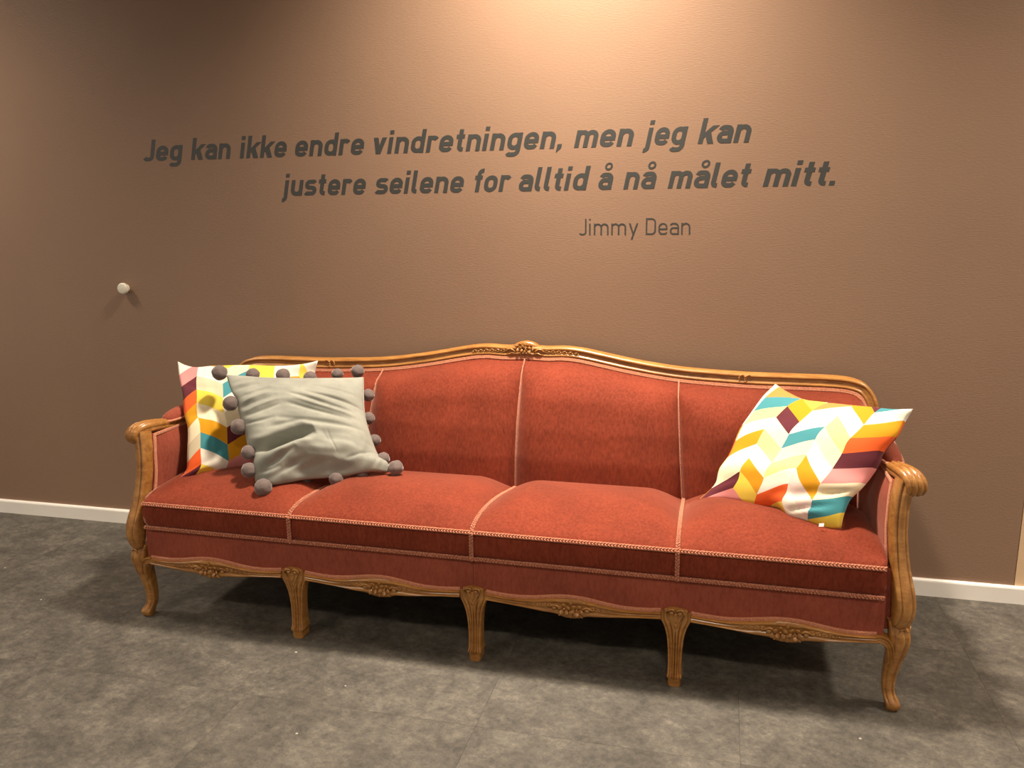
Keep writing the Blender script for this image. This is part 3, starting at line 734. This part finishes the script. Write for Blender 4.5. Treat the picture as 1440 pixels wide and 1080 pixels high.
# ---- straight front legs ----
def front_leg(cx):
    zs = [.2445, .240, .232, .222, .212, .203, .193, .18, .16, .14, .11, .08, .055, .040, .034, .031, .028, .0245, .012, .003, 0]
    W = {.2445: .0415, .240: .0415, .232: .0415, .222: .0415, .212: .0415, .203: .0405, .193: .0355, .18: .0305, .16: .0255, .14: .0228, .11: .0205, .08: .0192, .055: .0190, .040: .0195, .034: .0205, .031: .0215, .028: .0205, .0245: .0175, .012: .0185, .003: .0180, 0: .0165}
    A = []; K = 33
    for z in zs:
        w = W[z]; row = []
        for i in range(K):
            u = -1+2*i/(K-1); x = u*w
            y0 = lerp(z, [0, .03, .12, .2, .245], [.002, 0, .006, -.001, .002])
            d = -.006*(1-abs(u)**5)
            if z > .026:
                au = abs(x)
                g = lambda c_, s_: math.exp(-((au-c_)/s_)**2)
                d += .0055*g(w-.0068, .0026)                            # outer groove
                ctr = lerp(z, [.03, .15, .19, .215, .245], [.0030, .0036, .008, .020, .034])
                d += .0048*g(ctr+.0035, .0022); d -= .0028*g(ctr, .0020)
                if z < .17: d += .0035*math.exp(-(au/.0014)**2)
                if z < .036: d -= .004
            row.append((cx+x, y0+d, z-.012*abs(u)**2.5*max(0, (z-.222)/.0225)))
        A.append(row)
    B = [[(x, lerp(z, [0, .03, .06, .15, .245], [.040, .044, .040, .036, .045]), z) for x, y, z in r] for r in A]
    o = MB().solid(A, B).build('front_leg', WOOD, sofa); sharp(o, 55)
    c = MB()                                                            # shell on the knee
    for sd in (-1, 1):
        c.tube([(cx+sd*.002, -.009, .232), (cx+sd*.006, -.011, .240), (cx+sd*.013, -.012, .2425), (cx+sd*.021, -.011, .239), (cx+sd*.0245, -.009, .230), (cx+sd*.019, -.009, .216), (cx+sd*.010, -.008, .200), (cx+sd*.002, -.006, .184)], [.0018, .0026, .003, .0032, .0028, .002, .0016, .001], 8)
        c.ell((cx+sd*.0115, -.0095, .2305), (.0065, .0035, .0055), None, 9, 6)
    leaf(c, (cx, -.008, .215), (0, 0, -1), .034, .0085)
    c.ell((cx, -.0105, .2245), (.0038, .0028, .0038), None, 8, 6)
    c.build('leg_carving', WOOD, o); return o
for k in (-1, 0, 1): front_leg(k*U)

# ---- moulded section used by the corner legs and arm posts ----
def section(c, a, b, ra, rb, groove=.17, n=40, p=3.2):
    """superellipse ring: a = sideways axis, b = front axis"""
    out = []
    for k in range(n):
        th = 2*math.pi*k/n; cx, cy = math.cos(th), math.sin(th); m = (abs(cx)**p+abs(cy)**p)**(-1/p); X, Y = cx*m, cy*m
        if Y > 0: Y -= groove*(math.exp(-((abs(X)-.52)/.13)**2))*1.0; Y += .05*math.exp(-(X/.25)**2)
        out.append(np.array(c)+np.array(a)*X*ra+np.array(b)*Y*rb)
    return out
def corner_leg(s):
    dg = np.array([s*.7071, -.7071, 0]); sd = np.array([.7071*s, .7071, 0])
    st = [(.262, -.004, .024, .024), (.25, .0, .0245, .0245), (.235, .005, .026, .027), (.215, .008, .0275, .029), (.195, .006, .027, .028), (.17, .002, .0245, .026), (.14, -.004, .0215, .0225), (.11, -.009, .019, .0195), (.08, -.012, .0172, .0172), (.055, -.011, .0165, .0165), (.04, -.007, .017, .0175), (.03, -.001, .0185, .020), (.022, .004, .0195, .0215), (.014, .006, .019, .0205), (.006, .005, .017, .018), (0, .004, .0145, .015)]
    st = [tuple(q) for q in cr([np.array(q) for q in st], 44)]
    base = np.array([s*1.176, .030, 0])
    rings = [section(base+dg*o+np.array([0, 0, z]), (s, 0, 0), (0, -1, 0), ra, rb, .24 if z > .024 else .04, 56, 3.4) for z, o, ra, rb in st]
    mb = MB().loft(rings)
    o = mb.build('corner_leg', WOOD, sofa); sharp(o, 60)
    # curved bracket carrying the rail mouldings down into the leg
    PA = cr([np.array(q) for q in ((1.1205, .2045), (1.131, .2035), (1.141, .1965), (1.148, .183), (1.1515, .165), (1.1535, .14))], 24)
    PB = cr([np.array(q) for q in ((1.1205, .2262), (1.138, .2255), (1.154, .217), (1.1655, .200), (1.172, .172), (1.1745, .14))], 24)
    A = []
    for zo, d_ in ((0, .022), (0, -.001), (.10, -.0085), (.22, -.0105), (.32, -.0085), (.40, -.0045), (.46, -.0055), (.56, -.004), (.66, -.0055), (.72, -.0045), (.80, -.0085), (.9, -.0095), (1, -.005), (1.0, .003)):
        A.append([(s*(pa[0]+(pb[0]-pa[0])*zo), d_+.017*(i/23)**1.5, pa[1]+(pb[1]-pa[1])*zo) for i, (pa, pb) in enumerate(zip(PA, PB))])
    B = [[(x, .03, z) for x, y, z in r] for r in A]
    k = MB().solid(A, B).build('leg_bracket', WOOD, o); sharp(k, 50)
    c = MB(); P0 = base+dg*.034
    for zz, L, w, lean in ((.222, .05, .014, 0), (.236, .026, .010, .3), (.232, .026, .008, -.4)):
        leaf(c, P0+np.array([0, 0, zz])-dg*.003, np.array([0, 0, -1])+sd*lean, L, w, fwd=dg, h=.35)
    for q in (-1, 1):
        c.tube([P0+sd*q*.003+np.array([0, 0, .238]), P0+sd*q*.010+np.array([0, 0, .250])-dg*.004, P0+sd*q*.019+np.array([0, 0, .247])-dg*.010, P0+sd*q*.022+np.array([0, 0, .235])-dg*.014], [.002, .0032, .0034, .002], 8)
    c.build('leg_carving', WOOD, o)
for s in (-1, 1): corner_leg(s)
for s, x in ((-1, -1.14), (0, 0), (1, 1.14)):
    rings = []
    for z, y, r in ((.26, .60, .022), (.2, .602, .021), (.12, .615, .018), (.05, .635, .0165), (0, .655, .016)):
        rings.append(section((x, y, z), (1, 0, 0), (0, -1, 0), r, r, 0, 20))
    MB().loft(rings).build('rear_leg', WOOD, sofa)

# ---- arms ----
def arm(s):
    X = np.array([s, 1, 1])
    P = [((1.170, .020, .254), .012, .012), ((1.176, .014, .262), .020, .020), ((1.181, .012, .278), .0245, .025), ((1.184, .014, .305), .0265, .028), ((1.182, .020, .335), .0265, .029), ((1.177, .030, .37), .0245, .027), ((1.171, .042, .41), .0225, .026), ((1.166, .053, .46), .021, .025), ((1.163, .062, .51), .021, .025), ((1.164, .070, .56), .0215, .025), ((1.169, .078, .60), .0225, .026), ((1.176, .086, .632), .022, .026)]
    Q = cr([np.array([*p, a, b]) for p, a, b in P], 60); rings = []
    for i, q in enumerate(Q):
        t = Q[min(i+1, 59)][:3]-Q[max(i-1, 0)][:3]; t /= np.linalg.norm(t); fr = np.array([.25, -1., 0]); fr -= t*np.dot(fr, t); fr /= np.linalg.norm(fr); a = np.cross(t, fr); a *= np.sign(a[0])
        rings.append([r*X for r in section(q[:3], a, fr, q[3], q[4], .20)])
    post = MB().loft(rings).build('arm_post', WOOD, sofa); sharp(post, 60)
    # arm rest curling over at the front
    P = [((1.165, .62, .655), .022, .016), ((1.166, .50, .640), .023, .016), ((1.166, .38, .632), .024, .0165), ((1.167, .27, .630), .0245, .017), ((1.169, .20, .634), .025, .018), ((1.172, .145, .642), .0265, .0195), ((1.179, .105, .645), .0285, .021), ((1.188, .082, .641), .030, .021), ((1.196, .068, .630), .030, .019), ((1.199, .066, .615), .029, .016), ((1.197, .074, .603), .027, .012), ((1.194, .082, .600), .022, .006)]
    Q = cr([np.array([*p, a, b]) for p, a, b in P], 90); rings = []
    for i, q in enumerate(Q):
        t = Q[min(i+1, 89)][:3]-Q[max(i-1, 0)][:3]; t /= np.linalg.norm(t); a = np.array([1., .35 if q[1] < .16 else 0, 0]); a -= t*np.dot(a, t); a /= np.linalg.norm(a); f = np.cross(a, t); 
        if f[2] < 0 and q[1] > .12: f = -f
        if i and np.dot(f, pf) < 0: f = -f
        pf = f; ring = []
        for k in range(44):
            th = 2*math.pi*k/44; cx, cy = math.cos(th), math.sin(th); m = (abs(cx)**2.8+abs(cy)**2.8)**(-1/2.8); XX, YY = cx*m, cy*m
            XX *= 1-.10*math.exp(-((YY+.1)/.2)**2)
            if YY > 0: YY -= .34*sum(math.exp(-((XX-g)/.11)**2) for g in (-.55, 0.0, .55))
            ring.append((q[:3]+a*XX*q[3]+f*YY*q[4])*X)
        rings.append(ring)
    rest = MB().loft(rings).build('arm_rest', WOOD, sofa); sharp(rest, 60)
    # padded top
    rings = []
    for t in np.linspace(0, 1, 26):
        y = .185+t*.34; e = max(0, 1-abs(2*t-1)**3.2)**.5; z = lerp(y, [.18, .3, .52], [.648, .646, .656])
        w, h = .006+.026*e, .004+.030*e
        rings.append([np.array([1.166+w*math.cos(a), y, z+h*(math.sin(a) if math.sin(a) > 0 else .35*math.sin(a))])*X for a in np.linspace(0, 2*math.pi, 28, endpoint=False)])
    MB().loft(rings).build('arm_pad', VEL2, sofa)
    g = []
    for a in np.linspace(0, 2*math.pi, 60):
        ca, sa = math.cos(a), math.sin(a); p = 3.5; m = (abs(ca)**p+abs(sa)**p)**(-1/p); y = .355+.181*sa*m
        g.append(np.array([1.166+.031*ca*m, y, lerp(y, [.15, .2, .3, .54], [.647, .645, .645, .657])])*X)
    MB().tube(g, .0045, 8).build('arm_pad_gimp', GIMP, sofa)
    # stuffed inner side
    rows = []; back = []
    for v in np.linspace(0, 1, 22):
        r, b = [], []
        for u in np.linspace(0, 1, 30):
            z = .36+.262*v; y0 = lerp(z, [.36, .40, .46, .51, .56, .60, .63], [.05, .062, .075, .082, .088, .096, .105]); y = y0+u*(.60-y0)
            bul = math.sin(min(1, u/.3)*math.pi/2)*math.sin(min(1, (1-v)/.35+.02)*math.pi/2)*.022
            x0 = lerp(z, [.36, .42, .5, .58, .63], [1.150, 1.147, 1.143, 1.146, 1.152])
            r.append(np.array([x0-.002-bul, y, z])*X); b.append(np.array([x0+.026+bul*.2, y, z])*X)
        rows.append(r); back.append(b)
    o = MB().solid(rows, back).build('arm_panel', VEL2, sofa); sharp(o, 70)
    pts = []
    for z in np.linspace(.40, .618, 20):
        y0 = lerp(z, [.36, .40, .46, .51, .56, .60, .63], [.05, .062, .075, .082, .088, .096, .105]); x0 = lerp(z, [.36, .42, .5, .58, .63], [1.150, 1.147, 1.143, 1.146, 1.152])
        pts.append(np.array([x0-.0035, y0+.006, z])*X)
    ya = lerp(.618, [.60, .63], [.096, .105])
    for y in np.linspace(ya+.012, .58, 20): pts.append(np.array([1.1465, y, .619])*X)
    MB().sweep(pts, [(-.0055, -.002), (-.0055, .002), (-.003, .0035), (0, .0025), (.003, .0035), (.0055, .002), (.0055, -.002)], (-s, -.35, 0)).build('arm_gimp', GIMP, sofa)
for s in (-1, 1): arm(s)
# ================= cushions =================
Rm = Matrix.Rotation(SR, 4, 'Z')
def place(verts, base):
    b = np.array(base, float); w = Rm @ Vector(base); return [v-b for v in verts], Vector((SX, SY, 0))+w
def cushion_obj(name, E, n, tf, tb, base, mat, relief=None, pr=None):
    F, B = cushion_sides(E, n, tf, tb, relief)
    V = [F[i, j] for i in range(n) for j in range(n)]; idx = {}
    FF = [(i*n+j, i*n+j+1, (i+1)*n+j+1, (i+1)*n+j) for i in range(n-1) for j in range(n-1)]
    def bi(i, j):
        if i in (0, n-1) or j in (0, n-1): return i*n+j
        if (i, j) not in idx: idx[(i, j)] = len(V); V.append(B[i, j])
        return idx[(i, j)]
    for i in range(n-1):
        for j in range(n-1): FF.append((bi(i+1, j), bi(i+1, j+1), bi(i, j+1), bi(i, j)))
    par = [(j/(n-1), i/(n-1)) for i in range(n) for j in range(n)]+[None]*0
    back = {v: k for k, v in idx.items()}
    V2, loc = place(V, base); me = mesh(V2, FF, True, name)
    if pr:
        uvl = me.uv_layers.new(name='print'); nn = n*n
        def P(u, v, Cf, d=2):
            s = 0; k = 0
            for a in range(d+1):
                for b in range(d+1-a): s += Cf[k]*u**a*v**b; k += 1
            return s
        for lp in me.loops:
            vi = lp.vertex_index
            i, j = divmod(vi, n) if vi < nn else back[vi]
            u, v = j/(n-1), i/(n-1); uvl.data[lp.index].uv = (P(u, v, pr[0]), P(u, v, pr[1]))
    o = link(name, me, None, mat); o.location = loc; o.rotation_euler = (0, 0, SR)
    return o, F, loc
def fold(u, v, a, b, w, amp, taper=True):
    ax, ay = a; bx, by = b; dx, dy = bx-ax, by-ay; L = math.hypot(dx, dy)
    t = ((u-ax)*dx+(v-ay)*dy)/L/L; d = ((u-ax)*dy-(v-ay)*dx)/L; tc = np.clip(t, 0, 1)
    k = np.sin(np.pi*np.clip(t*.94+.03, 0, 1))**.7 if taper else 1
    return amp*np.exp(-(d/w)**2)*k
def smooth_noise(u, v, fx, fy, seed, ang=0):
    ca, sa = math.cos(ang), math.sin(ang); U_, V_ = u*ca+v*sa, -u*sa+v*ca; out = np.zeros(np.broadcast(u, v).shape)
    for i in range(out.shape[0]):
        for j in range(out.shape[1]): out[i, j] = mnoise.noise(Vector((U_[i, j]*fx, V_[i, j]*fy, seed)))
    return out
def grey_relief(u, v):
    h = np.zeros(np.broadcast(u, v).shape)
    h += fold(u, v, (.0, .74), (.54, .60), .045, -.052)+fold(u, v, (.25, .93), (.85, .97), .07, -.022)+fold(u, v, (.1, .80), (.8, .76), .06, .012); h += fold(u, v, (-.02, .84), (.60, .66), .05, .022); h += fold(u, v, (.0, .66), (.40, .57), .035, .008)
    for a, b, w, am in (((.42, .22), (.92, .42), .018, -.010), ((.55, .20), (1.0, .36), .016, -.008), ((.40, .33), (.86, .50), .018, -.009), ((.45, .28), (.9, .46), .016, .008), ((.6, .12), (.98, .24), .016, -.004),
                        ((.02, .10), (.16, .05), .014, -.007), ((.02, .18), (.22, .10), .014, -.007), ((.02, .27), (.30, .15), .015, -.008), ((.02, .36), (.32, .24), .016, -.008), ((.03, .44), (.34, .34), .014, -.007), ((.02, .50), (.28, .46), .013, -.006),
                        ((.02, .14), (.2, .07), .012, .006), ((.02, .32), (.3, .2), .012, .007), ((.03, .40), (.33, .29), .012, .006),
                        ((.30, .47), (.80, .55), .022, -.007), ((.5, .52), (.98, .60), .02, -.006), ((.2, .55), (.5, .50), .018, -.006),
                        ((.06, .90), (.35, .76), .020, -.012), ((.10, .97), (.42, .84), .02, -.010), ((.0, .93), (.22, .88), .014, -.008), ((.30, .95), (.62, .86), .03, -.008),
                        ((.78, .98), (.96, .70), .018, -.007), ((.86, .99), (.99, .80), .014, -.008), ((.92, .98), (1.0, .86), .01, -.006), ((.655, .60), (.66, .82), .006, -.003), ((.70, .88), (1, .78), .016, -.006)):
        h += fold(u, v, a, b, w, am*1.05)
    L_ = np.clip(1-u/.45, 0, 1)
    h += .0045*(smooth_noise(u, v, 3, 11, 3.3, -.5)*L_+smooth_noise(u, v, 3, 11, 5.3, .38)*(1-L_))+.0018*smooth_noise(u, v, 8, 20, 8.1, .2)
    return h
def right_relief(u, v):
    h = fold(u, v, (.50, .92), (.95, .74), .035, -.012)+fold(u, v, (.62, .99), (.93, .84), .02, -.012)+fold(u, v, (.82, .80), (1, .70), .02, -.010)+fold(u, v, (.0, .9), (.2, .8), .03, -.006)
    return h+.003*smooth_noise(u, v, 4, 6, 1.7)+fold(u, v, (.7, .97), (.9, .9), .02, .008)
def left_relief(u, v):
    h = fold(u, v, (0, .18), (.25, .26), .03, -.008)+fold(u, v, (0, .5), (.3, .44), .03, -.008)+fold(u, v, (.0, .9), (.25, .82), .025, -.007)+fold(u, v, (.17, .03), (.22, .9), .03, .006)
    return h+.004*smooth_noise(u, v, 4, 6, 5.7)
lp, LF, _ = cushion_obj('cushion', LEFT_SEAMS, 65, .070, .040, (-.92, .26, .455), PRINT_L, left_relief, LEFT_PRINT)
tag(lp, 'multicoloured zigzag print cushion in the left corner, half hidden behind the grey pompom cushion', 'cushion', 'zigzag print cushions')
rp, RF, _ = cushion_obj('cushion', RIGHT_SEAMS, 65, .075, .045, (.84, .23, .46), PRINT_R, right_relief, RIGHT_PRINT)
tag(rp, 'multicoloured zigzag print cushion leaning by the right arm of the sofa', 'cushion', 'zigzag print cushions')
gc, GF, gloc = cushion_obj('pompom_cushion', GREY_SEAMS, 121, .075, .040, (-.57, .18, .475), GREY, grey_relief)
tag(gc, 'plain sage grey velvet cushion edged with mauve pompoms, in front of the printed one', 'cushion')
# pompoms
def pompom(c, r, seed):
    bm = bmesh.new(); bmesh.ops.create_icosphere(bm, subdivisions=4, radius=1)
    for v in bm.verts:
        n = v.co.normalized(); k = 1+.07*mnoise.noise(n*1.6+Vector((seed, 0, 0)))+.03*mnoise.noise(n*6+Vector((0, seed, 0)))+.018*mnoise.noise(n*14+Vector((0, seed, 3)))
        v.co = n*r*k
    me = bpy.data.meshes.new('pompom'); bm.to_mesh(me); bm.free(); me.polygons.foreach_set('use_smooth', [True]*len(me.polygons))
    o = link('pompom', me, gc, POM); o.location = Vector(c)-Vector((-.57, .18, .475)); return o
POMS = [((-0.9893, 0.27, 0.8055), 0.0263), ((-0.9164, 0.21, 0.7141), 0.0256), ((-0.8709, 0.18, 0.6422), 0.0266), ((-0.8144, 0.14, 0.5679), 0.0249), ((-0.8, 0.11, 0.5168), 0.0248), ((-0.7296, 0.075, 0.475), 0.028), ((-0.8996, 0.33, 0.7896), 0.0236), ((-0.8117, 0.38, 0.7806), 0.0249), ((-0.7288, 0.42, 0.7681), 0.0236), ((-0.6416, 0.46, 0.7765), 0.0209), ((-0.5765, 0.49, 0.7835), 0.0235), ((-0.5254, 0.46, 0.7042), 0.0219), ((-0.5097, 0.42, 0.6303), 0.0218), ((-0.4674, 0.37, 0.5658), 0.0214), ((-0.4113, 0.31, 0.5205), 0.0222), ((-0.3559, 0.285, 0.5002), 0.0255), ((-0.4638, 0.25, 0.488), 0.0208), ((-0.5343, 0.2, 0.4768), 0.0232), ((-0.6465, 0.2, 0.4663), 0.0174), ((-0.705, 0.15, 0.4662), 0.0198)]
LABEL_AT = [0.9781, 0.105, 0.4821]
for i, (c, r) in enumerate(POMS): pompom(c, r, i*3.1)
# little white label at the lower seam of the right cushion
q = MB(); a = np.array(LABEL_AT); q.solid([[a+(-.006, -.002, .003), a+(.006, -.005, .006)], [a+(-.007, -.005, -.004), a+(.006, -.008, -.001)]], [[a+(-.006, -.001, .004), a+(.006, -.004, .007)], [a+(-.007, -.004, -.003), a+(.006, -.007, .0)]])
q.V = [tuple(np.array(v)-np.array((.84, .23, .46))) for v in q.V]
tg = q.build('care_label', TAGM, rp, smooth=False)
